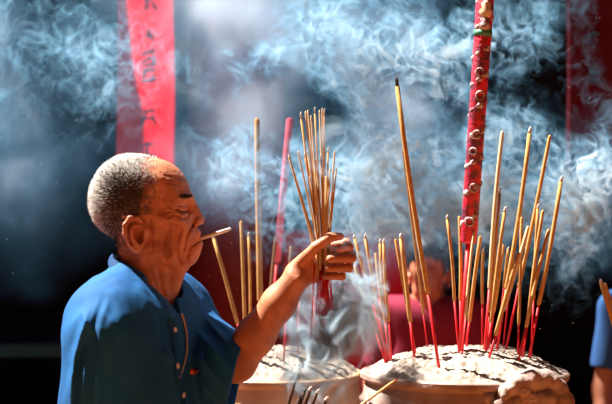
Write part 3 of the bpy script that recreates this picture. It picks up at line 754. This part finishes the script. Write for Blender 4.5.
F.append(tuple(range(m_)))
crim=mat('crimson_cloth',(.80,.014,.05),.8,.2,vary=(6,(.65,.01,.04),.2))
cl=mesh('altar_cloth',V,F,crim); cl.location=((ax0+ax1)/2,AY,.004); md=cl.modifiers.new('t','SOLIDIFY'); md.thickness=.003; md.offset=1
tag(cl,'crimson cloth draped over the altar table behind the smoke','cloth')
# dim things at the left
bx=P(14,0,4.0)[0]; bz=P(0,345,4.0)[2]
tb=empty('offering_table',(bx,4.2,0)); tag(tb,'low dark offering table in the gloom at the left edge','table')
MB().box((0,0,bz-.02),(.62,.4,.04)).build('tabletop',woodm,tb)
for sx in(-1,1):
    for sy in(-1,1): MB().box((sx*.27,sy*.17,(bz-.04)/2),(.05,.05,bz-.04)).build('leg',woodm,tb)
bluecl=mat('blue_cloth',(.03,.16,.30),.8)
rn=MB(); rn.add([(-.33,-.22,bz-.06),(.33,-.22,bz-.055),(.33,-.215,bz+.004),(-.33,-.215,bz+.004),(.33,.2,bz+.006),(-.33,.2,bz+.006),(.33,.2,bz+.001),(-.33,.2,bz+.001),(.33,-.207,bz+.001),(-.33,-.207,bz+.001),(.33,-.214,bz-.055),(-.33,-.214,bz-.06)],
 [(0,1,2,3),(3,2,4,5),(5,4,6,7),(7,6,8,9),(9,8,10,11),(11,10,1,0),(0,3,9,11),(3,5,7,9),(1,10,8,2),(2,8,6,4)])
tr_=rn.build('table_runner',bluecl); tr_.location=(bx,4.2,0); tag(tr_,'blue cloth runner over the dark table at the left edge','cloth')
# =====================================================================
# people
# =====================================================================
man,bv,sbv=build_man(HB,HS)
# cigarette
a=Vector(P(200.5,238.6,.004)); b=Vector(P(230.5,229,-.012)); d=b-a
cg=empty('cigarette',a-d*.12); tag(cg,'lit white cigarette held between the old man\'s lips','cigarette')
m_=MB(); m_.tube([d*.0,d*.9],.0040,14); m_.v=[Vector(v)+d*.12 for v in m_.v]; m_.build('paper_tube',mat('cigarette_paper',(.85,.85,.82),.7),cg,True)
m_=MB(); m_.tube([Vector(),d*.14],.0039,14); m_.build('filter_tip',mat('filter_pale',(.78,.74,.68),.7),cg,True)
m_=MB(); m_.tube([d*1.02,d*1.05,d*1.10,d*1.14],[.0040,.0039,.0035,.002],10); m_.build('ash_end',mat('cigarette_ash',(.62,.62,.62),.95,bump=(600,1,.002)),cg,True)
p2=P(428,262,2.05)
k2=(CAMZ-(236-202)*5.05/FX)/1.60
build_person('person in a pinkish-red shirt with short black hair standing behind the incense',p2[0],2.05,0,math.radians(-100),k2,(.22,.015,.04),(.012,.01,.012),(.50,.17,.09),True,2)
p3=P(664,0,1.6); k3=.96
build_person('person in a blue shirt cut off by the right edge of the picture',p3[0],1.6,0,math.radians(-120),k3,(.02,.07,.20),(.012,.01,.012),(.35,.14,.08),False,3)
# =====================================================================
# incense urns with ash
# =====================================================================
ashm=mat('incense_ash',(.44,.37,.31),.95,.1,vary=(60,(.29,.23,.19),.2),bump=(300,.6,.003))
UY=.10; ku=(D0+UY)/FX; UX=(464-306)*ku; UR=104*ku; UZ=CAMZ-(370.5-202)*ku
stoneA=mat('pale_pitted_stone',(.50,.38,.33),.85,.2,vary=(12,(.26,.16,.13),.14),bump=(90,.6,.004))
urn=build_urn('large pale stone incense urn with a carved beast lug, full of upright sticks',UX,UY,UZ,UR,stoneA)
def lug_sdf(p):
    Y=-.112
    arc=[(500,399,Y),(506,391,Y-.012),(518,384,Y-.014),(533,379,Y-.008),(547,380.5,Y),(558,389,Y+.008),(565,401,Y+.015),(568,414,Y+.02)]
    rad=[.010,.013,.017,.021,.020,.018,.017,.015]
    d=chain(p,[P(*t) for t in arc],rad,.01)
    u=306+p[:,0]*FX/(D0-.08); v=202+(CAMZ-p[:,2])*FX/(D0-.08)
    ang=np.arctan2(v-405,u-532); d=d+.0011*np.sin(ang*16)*np.clip((u-510)/8,0,1)*np.clip((562-u)/8,0,1)
    for (a,b_,y,r) in [(524,391,Y-.026,.0115),(531,397,Y-.026,.011),(513,388,Y-.026,.0075),(505,396,Y-.022,.008),(546,399,Y-.018,.0185),(520,401,Y-.016,.013),(489,398,Y+.00,.012),(498,405,Y-.01,.014),(537,384,Y-.022,.008),(562,398,Y-.006,.010)]:
        d=sU(d,ell(p,P(a,b_,y),(r*1.15,r,r)),.005)
    for (a,b_,y,r) in [(524,392,Y-.038,.0045),(532,398,Y-.037,.004),(508,394,Y-.034,.003)]: d=sS(d,ell(p,P(a,b_,y),(r,r,r)),.003)
    d=sU(d,cap(p,P(533,392,Y+.02),P(530,400,Y+.05),.035,.03),.02)
    return d+vnoise(p,120,3)*.0010
lo,hi=A(*P(478,424,-.14)),A(*P(584,366,.05)); lo=np.minimum(lo,hi)-A(.01,.0,.0); hi=np.maximum(A(*P(584,366,.05)),lo)
lg,_,_=sdf_mesh('beast_lug',lug_sdf,(P(476,0,-.15)[0],-.19,P(0,430,-.1)[2]),(P(588,0,-.1)[0],.04,P(0,362,-.1)[2]),.0022,stoneA,urn,True); tag(lg,'carved curling beast head lug')
ash,zf=heap_mesh('ash_heap',UR*.97,.050,ashm,None,(0,0,0),3); ash.location=(UX,UY,UZ-.006); tag(ash,'pale lumpy ash heaped in the near urn','ash',kind='stuff')
U2Y=.62; k2u=(D0+U2Y)/FX; U2X=(276-306)*k2u; U2R=86*k2u; U2Z=CAMZ-(371-202)*k2u
stoneB=mat('glazed_ochre_ceramic',(.55,.30,.14),.35,.5,vary=(7,(.80,.62,.42),.15),bump=(30,.3,.004))
build_urn('ochre glazed incense urn behind the old man\'s elbow',U2X,U2Y,U2Z,U2R,stoneB)
ash2,_=heap_mesh('ash_heap',U2R*.97,.062,ashm,None,(0,0,0),8,110); ash2.location=(U2X,U2Y,U2Z-.006); tag(ash2,'pale ash heaped in the farther urn behind the elbow','ash',kind='stuff')
# small burner just below the picture, holding the burnt bundle
U3=P(300,0,-.22); U3Z=CAMZ-(440-202)*2.78/FX
pot=empty('incense_burner',(U3[0],-.22,0)); tag(pot,'small brass incense burner below the smoking bundle','burner')
brass=mat('dark_brass',(.30,.18,.07),.4,.5,metal=.8)
MB().lathe([(.085,U3Z-.14),(.11,U3Z-.10),(.115,U3Z-.05),(.105,U3Z-.012),(.112,U3Z-.004),(.110,U3Z),(.10,U3Z),(.098,U3Z-.03),(.06,U3Z-.04)],(0,0,0),48).build('bowl',brass,pot,True)
MB().lathe([(.16,0),(.16,.03),(.12,.06),(.05,.12),(.04,.4),(.045,U3Z-.22),(.07,U3Z-.14)],(0,0,0),32).build('pedestal',woodm,pot,True)
# =====================================================================
# incense sticks
# =====================================================================
STK=dict(yellow=mat('incense_ochre',(.60,.33,.11),.85,.15,bump=(700,.5,.001),vary=(60,(.48,.24,.075),.2)),
         pale=mat('incense_pale_tan',(.66,.48,.28),.85,.15,bump=(700,.5,.001)),
         brown=mat('incense_brown',(.30,.15,.07),.85,.15,bump=(700,.5,.001)),
         dark=mat('burnt_incense',(.07,.035,.022),.8,.2,bump=(700,.5,.001)),
         plain=mat('incense_plain_tan',(.72,.46,.20),.85,.15),
         pink=mat('incense_rose',(.75,.13,.18),.8,.2),
         ash=mat('white_ash_tip',(.70,.66,.60),.95,bump=(600,1,.002)),char=mat('black_char_tip',(.03,.025,.025),.9),
         red=mat('red_dyed_bamboo',(.72,.012,.02),.5,.4))
ORD=['first','second','third','fourth','fifth','sixth','seventh','eighth','ninth','tenth','eleventh','twelfth','thirteenth','fourteenth','fifteenth','sixteenth','seventeenth','eighteenth','nineteenth','twentieth']
ORD+=['twenty-'+t for t in ORD[:9]]+['thirtieth']+['thirty-'+t for t in ORD[:9]]
def ground(x,y): return UZ-.006+.050*max(0,1-(((x-UX)**2+(y-UY)**2)**.5/(UR*.97))**2.5)
# tip px, colour-change px, foot px, foot depth, radius px, kind, charred
near=[(396.5,80,428,295,438,361,-.045,2.5,'yellow',2),(403,150,424,315,428,352,.16,1.3,'yellow',0),
(353,260,378,332,384,357,.06,2.2,'pale',0),(354,237,376,303,387,355,.10,1.6,'yellow',1),(365,236,381,317,386,356,.08,1.8,'yellow',1),
(375.7,253,386,320,389,354,.12,1.6,'yellow',0),(380,241,386,324,388,356,.06,1.6,'yellow',1),(383.5,241,388,322,391,354,.10,1.7,'yellow',1),
(395.5,239,412,324,415.5,353,.06,1.7,'yellow',0),(400.6,235.6,412,322,414,354,.03,2.3,'yellow',1),
(447,217,456,301,459,353,.02,1.7,'yellow',1),(459.3,216,460.5,301,461,353,.04,1.8,'yellow',0),
(474,231,466,318,463,346,.0,1.5,'pale',0),(480.5,236,469.5,322,466,348,.10,2.1,'yellow',0),(483,250,482,304,482,344,.12,1.8,'yellow',1),
(502.4,131,487.5,290,484.5,350,.06,2.2,'pale',0),(500,190,490,312,486,352,.02,1.5,'yellow',1),(505,209,491.5,323,487,354,.04,1.9,'yellow',1),
(530,129,507,290,497,350,.07,2.3,'yellow',1),(550,135,518,288,506,349,.10,2.1,'yellow',0),(561.5,178,533,304,529,358,.04,2.3,'yellow',1),
(538,206,534.5,300,531,357,.08,1.7,'yellow',1),(543,210,525,326,523,355,.03,1.9,'yellow',0),(521.7,217,520.5,325,518,353,.06,1.8,'yellow',0),
(519,252,497,336,489,358,-.02,2.0,'yellow',0),(508,249,503,287,497,350,.10,1.7,'yellow',1),(503.7,244,497,313,488,352,.07,1.7,'yellow',0),
(528.5,226,501,310,491,352,.05,2.1,'pale',0),(549,229,523.5,327,520,354,.0,2.0,'yellow',0),(491,244,488,300,489,350,.13,1.5,'yellow',0),
(515,236,511,300,503,349,.12,1.6,'brown',1)]
near.sort(key=lambda t:t[0])
def lab(i,t,where):
    L=math.hypot(t[4]-t[0],t[5]-t[1]); dx=t[4]-t[0]
    size='long' if L>190 else 'medium' if L>125 else 'short'
    lean='leaning left' if dx>14 else 'leaning right' if dx<-14 else 'upright'
    kind={'yellow':'ochre','pale':'pale tan','brown':'brown','pink':'rose'}[t[8]]
    tip={0:'',1:' with ash on its tip',2:' with a blackened tip'}[t[9]]
    return f'{size} {kind} incense stick, {lean}, {ORD[i]} tip from the left {where}'
for i,t in enumerate(near):
    (u0,v0,u1,v1,u2,v2,y,r,kd,ch)=t
    foot=Vector(P(u2,v2,y)); g=ground(foot.x,foot.y)
    ytop=y+ (.02*math.sin(i*2.3)); tip=Vector(P(u0,v0,ytop))
    d=(foot-tip).normalized(); foot=foot+d*max(.012,(foot.z-(g-.022)))/abs(d.z)*1.0 if foot.z>g-.022 else foot
    L=(tip-foot).length; fr=(tip-Vector(P(u1,v1,y))).length/L
    stick('incense_stick',tip,foot,r*ku*.93,fr,kd,lab(i,t,'in the near urn'),'incense sticks in the near urn',charred=ch)
far=[(257,118,259.5,303,261,352,.56,3.1,'yellow',0),(241,221,244.5,322,246,352,.52,1.8,'yellow',0),(248.5,234,250,318,251,352,.60,1.5,'yellow',1),(213,236,238,324,245,350,.50,2.0,'yellow',1),
     (276,236,268,312,266,352,.66,1.6,'brown',0),(300,262,299,300,298,352,.55,1.6,'brown',0),(311,250,314,296,316,352,.62,1.5,'brown',0),(291,246,286,300,284,354,.5,1.5,'brown',0)]
far.sort(key=lambda t:t[0])
def ground2(x,y): return U2Z-.006+.062*max(0,1-(((x-U2X)**2+(y-U2Y)**2)**.5/(U2R*.97))**2.5)
for i,t in enumerate(far):
    (u0,v0,u1,v1,u2,v2,y,r,kd,ch)=t
    foot=Vector(P(u2,v2,y)); tip=Vector(P(u0,v0,y+.01)); d=(foot-tip).normalized(); g=ground2(foot.x,foot.y); foot=foot+d*(foot.z-(g-.022))/abs(d.z)
    L=(tip-foot).length; fr=(tip-Vector(P(u1,v1,y))).length/L
    stick('incense_stick',tip,foot,r*k2u*.93,fr,kd,lab(i,t,'in the farther urn'),'incense sticks in the farther urn',charred=ch)
# tall rose incense pole in the farther urn
gp=empty('giant_incense_stick',P(268,352,.74)); tag(gp,'tall rose-pink giant incense pole standing in the farther urn','incense stick')
o0=Vector(P(268,352,.74)); o0.z=ground2(o0.x,o0.y)-.03; gp.location=o0; a=Vector(P(277,262,.74))-o0; b=Vector(P(290,118,.76))-o0
MB().tube([a,(a+b)/2,b-(b-a)*.01,b],[.0095,.0095,.0095,.004],16).build('paper_wrapping',STK['pink'],gp,True)
MB().tube([Vector(),a+(b-a)*.02],.0045,8).build('bamboo_foot',STK['red'],gp,True)
# giant dragon incense stick in the near urn
T0=Vector(P(490,-70,.03)); T1=Vector(P(468.5,243,.03)); dirv=(T0-T1).normalized()
F0=T1-dirv*.35; gz=ground(F0.x,F0.y)
F0=T1-dirv*((T1.z-(gz-.02))/dirv.z)
dg=empty('giant_incense_stick',F0); tag(dg,'giant red dragon incense stick with silver coiled relief, towering over the near urn','incense stick')
redp=mat('red_foil_paper',(.80,.02,.05),.42,.5,vary=(38,(.16,.03,.06),.10),bump=(120,.6,.004))
R0=8.6*ku
MB().tube([T1-F0-dirv*.001,T1-F0+dirv*.004,T1-F0+(T0-T1)*.5,T0-F0-dirv*.01,T0-F0],[R0*.8,R0*.95,R0*.97,R0*1.05,R0*.6],32).build('paper_wrapping',redp,dg,True)
MB().tube([Vector(),T1-F0+dirv*.01],R0*.30,12).build('wooden_rod',STK['red'],dg,True)
e1=dirv.orthogonal().normalized()
e1=(Vector((1,0,0))-dirv*dirv.x).normalized(); e2=dirv.cross(e1)
silver=mat('silver_relief_paint',(.60,.55,.57),.5,.5,vary=(110,(.26,.06,.08),.10),bump=(300,.8,.003)); cream=mat('cream_relief_paint',(.72,.62,.46),.5,vary=(80,(.50,.30,.15),.12)); green=mat('green_relief_paint',(.06,.24,.13),.5)
Ltot=(T0-T1).length
def onstk(s,ang,rr=1.0): return T1-F0+dirv*s+(e1*math.cos(ang)+e2*math.sin(ang))*R0*rr
pts=[];rad=[];n=170
for i in range(n+1):
    t=i/n; s=.015+t*(Ltot-.16); ang=t*2*math.pi*8.6+.4; pts.append(onstk(s,ang,.63+.06*math.sin(i*.9))); rad.append(R0*(.42+.09*math.sin(i*1.7))*(1 if t>.04 else .5))
dr=MB().tube(pts,rad,8).build('dragon_relief',silver,dg,True); tag(dr,'silver-grey dragon body coiled round the red stick')
def ring(s,ang,r):
    m_=MB(); n_=(e1*math.cos(ang)+e2*math.sin(ang)); tt=dirv.cross(n_); c=onstk(s,ang,1.02)
    m_.tube([c+(dirv*math.sin(q*math.pi/7)+tt*math.cos(q*math.pi/7))*r-n_*(r*r*.3/R0)*abs(math.cos(q*math.pi/7)) for q in range(15)],R0*.13,6); return m_
for v,aa,r in((73,-1.75,.008),(96,-1.5,.0085),(135,-1.6,.008),(152,-1.9,.007),(188,-1.5,.008),(222,-1.7,.008)):
    s=(T1.z-P(0,v,.03)[2])/-dirv.z; o=ring(s,aa,r).build('scroll_ring',silver,dg,True)
for v,h_,mm,nm in((10,.022,cream,'figure_relief'),(24,.018,silver,'cloud_relief')):
    s=(T1.z-P(0,v,.03)[2])/-dirv.z
    c=onstk(s,-1.5,.72); m_=MB(); m_.lathe([(.0005,-h_),(R0*.6,-h_*.7),(R0*.75,-h_*.2),(R0*.5,h_*.1),(R0*.6,h_*.5),(R0*.35,h_*.85),(.0005,h_)],(0,0,0),14,False,False)
    Rm=dirv.to_track_quat('Z','Y').to_matrix(); m_.v=[Rm@Vector(v_)+c for v_ in m_.v]; m_.build(nm,mm,dg,True)
s=(T1.z-P(0,33,.03)[2])/-dirv.z
m_=MB(); m_.tube([onstk(s-.008,0,0),onstk(s+.006,0,0)],R0*1.06,32); m_.build('green_band',green,dg,True)
# bundle gripped in the hand
tips=[(300.5,114),(305.6,111),(307.8,110),(311,115.5),(314.5,109),(319.5,110),(322.3,108),(324,111),(288.5,155),(298,151),(304.5,154),(307,152.5),(328,149),(334.6,151),(336.5,168),(330,168),(316,160),(321,156),(302,170),(310,178),(326,176),(318,186),(294,172),(332,190)]
grp='incense sticks gripped in the raised hand'
tips.sort()
for i,(u,v) in enumerate(tips):
    t=(u-286)/(338-286); j=((i*7)%5-2)/2
    gu=315.5+13.5*t+.8*j; gy=-.088+.0065*j*1.3+.004*math.sin(i*3.1); tip=Vector(P(u,v,gy+.020*math.sin(i*1.9)))
    g=Vector(P(gu,250,gy)); d=(g-tip).normalized(); end=345-14*((i*5)%4)/3
    fu=gu+(gu-u)*.18+((i*5)%7-3)*3.2; foot=Vector(P(fu,end-(v-108)*.10,gy+.006*math.sin(i*2.7)))
    # below the hand the bundle spreads a little
    L=(tip-foot).length; kd='brown' if i%4==1 else 'pale' if i%2==0 else 'yellow'
    cz=(tip-Vector(P(gu,262+ (i*11)%17,gy))).length/L
    tall='tall' if v<120 else 'middling' if v<160 else 'low'
    stick('incense_stick',tip,foot,(.85 if i%3 else 1.05)*S,cz,kd,f'{tall} {dict(brown="brown",pale="tan",yellow="ochre")[kd]} stick gripped in the raised hand, {ORD[i]} tip from the left',grp,charred=(1 if i%2 else 0),via=g)
# burnt bundle in the small burner
bt=[(294,384.5,278,430),(304.6,391,287,432),(310,389,293,433),(317.5,391.5,297,434),(326,399,304,436),(300,397,285,434)]
bt.sort()
for i,(u,v,fu,fv) in enumerate(bt):
    yy=-.22+.012*(i%3)
    foot=Vector(P(fu,fv+14,yy)); tip=Vector(P(u,v,yy-.02)); foot.z=min(foot.z,U3Z-.012)
    stick('incense_stick',tip,foot,(2.1 if i%2 else 1.7)*S*.93,.8,'dark',f'dark burnt-down incense stick at the bottom edge, {ORD[i]} tip from the left',"burnt sticks at the bottom edge",charred=(2 if i in(0,1,2) else 1))
tip=Vector(P(398.5,378,-.165)); foot=Vector(P(318,418,-.215)); foot=foot+(foot-tip).normalized()*.02; foot.z=min(foot.z,U3Z-.005)
stick('incense_stick',tip,foot,1.35*S,.99,'plain','long thin tan stick slanting up across the near urn\'s left side','slanting stick')
# tips at the right edge
U4Y=.25; U4=P(646,0,U4Y); U4Z=P(0,392,U4Y)[2]
pot=empty('incense_burner',(U4[0],U4Y,0)); tag(pot,'small brass incense burner just past the right edge, holding two sticks','burner')
MB().lathe([(.045,U4Z-.12),(.062,U4Z-.09),(.066,U4Z-.04),(.058,U4Z-.012),(.063,U4Z-.004),(.062,U4Z),(.054,U4Z),(.05,U4Z-.03),(.02,U4Z-.04)],(0,0,0),40).build('bowl',brass,pot,True)
MB().lathe([(.12,0),(.12,.03),(.08,.06),(.035,.12),(.03,.4),(.035,U4Z-.18),(.045,U4Z-.12)],(0,0,0),32).build('pedestal',woodm,pot,True)
for i,(u0,v0,u2,v2,r) in enumerate(((600.5,281,636,398,2.3),(604.5,283,642,399,1.9))):
    stick('incense_stick',P(u0,v0,.02*i+.2),P(u2,v2,U4Y),r*S,.6,'yellow',f'ochre incense stick at the right picture edge, {ORD[i]} tip from the left','incense sticks at the right edge',charred=1-i)
# =====================================================================
# smoke
# =====================================================================
def bl(L):
    r=[]
    for (u,v,y,ru,rv,ry,a) in L:
        k=(3+y)/FX; r.append((P(u,v,y),(ru*k,ry,rv*k),a))
    return r
if SMK:
    m1=smoke_mat('blue_haze',2.2,(.16,.50,.88),.2,(.66,.80,.98)); m2=smoke_mat('white_wisps',46,(.26,.62,.92),.2,(.84,.94,1)); m3=smoke_mat('near_wisps',120,(.55,.80,.98),.2,(.9,.96,1))
    B=bl([(240,60,.75,52,100,.25,3.0),(388,115,.75,72,85,.25,3.6),(590,200,.75,40,50,.25,.7),(50,40,.75,110,90,.25,.6),(40,170,.75,90,50,.25,.35),(480,120,.75,45,65,.25,.5),(240,165,.75,38,34,.25,.9),(50,230,.75,80,70,.25,.14),(450,190,.75,50,24,.2,.5),(160,90,.75,40,90,.2,.5)])
    s1=smoke_volume('smoke_haze',(-1.25,.45,1.15),(1.15,1.02,2.42),(.007,.012,.007),B,6,((6,.18),(14,.08),(30,.03)),1,.1,(.5,.7,.6),m1)
    B=bl([(240,80,.3,50,120,.12,.85),(388,120,.3,75,90,.12,1.7),(585,205,.3,34,60,.12,2.6),(70,60,.3,110,95,.12,.30),(490,130,.3,60,80,.12,1.4),(540,40,.3,60,60,.12,.25),(450,215,.3,80,20,.1,.9),(370,215,.3,50,45,.1,.5),(330,25,.3,50,40,.1,.2),(110,215,.3,30,40,.1,.12)])
    s2=smoke_volume('smoke_wisps',(-.92,.20,1.27),(.90,.42,2.22),(.0023,.0035,.0023),B,9,((5,.3),(12,.12),(30,.035)),5,.035,(1.0,.15,.0),m2,(1,1,.9),(20,.055,1.9))
    B=bl([(338,340,-.05,34,34,.06,4.2),(322,380,-.09,28,26,.06,3.6),(345,290,-.03,26,36,.05,2.0),(368,345,.0,20,40,.05,1.6),(300,300,-.02,14,30,.04,.8),(325,190,-.11,30,60,.03,.5)])
    s3=smoke_volume('smoke_plume',(-.08,-.15,1.14),(.17,.08,1.84),(.0024,.0035,.0024),B,11,((6,.25),(14,.10),(34,.03)),9,.045,(1,.4,.05),m3,(1,1,.8))
    for s_,l in((s1,'broad blue haze of incense smoke filling the air behind the man'),(s2,'curling white wisps of incense smoke'),(s3,'curling plume of smoke below the raised hand')): tag(s_,l,'smoke',kind='stuff')
# drifting flecks of ash
r=np.random.default_rng(11); m_=MB()
for i in range(230):
    u,v,y=r.uniform(0,612),r.uniform(0,404),r.uniform(-.3,.35)
    if i>120: u,v=r.uniform(180,470),r.uniform(200,350)
    c=Vector(P(u,v,y)); s_=r.uniform(.0004,.0010); q=Matrix.Rotation(r.uniform(0,6),3,Vector(r.normal(size=3)).normalized())
    m_.add([c+q@Vector(t)*s_ for t in((1,0,-.5),(-.6,.9,-.4),(-.6,-.8,-.2),(.1,.1,.7))],[(0,1,2),(0,3,1),(1,3,2),(2,3,0)])
o=m_.build('ash_flecks',mat('pale_ash_fleck',(.8,.8,.8),.9)); tag(o,'tiny pale flecks of ash drifting in the air','ash',kind='stuff')
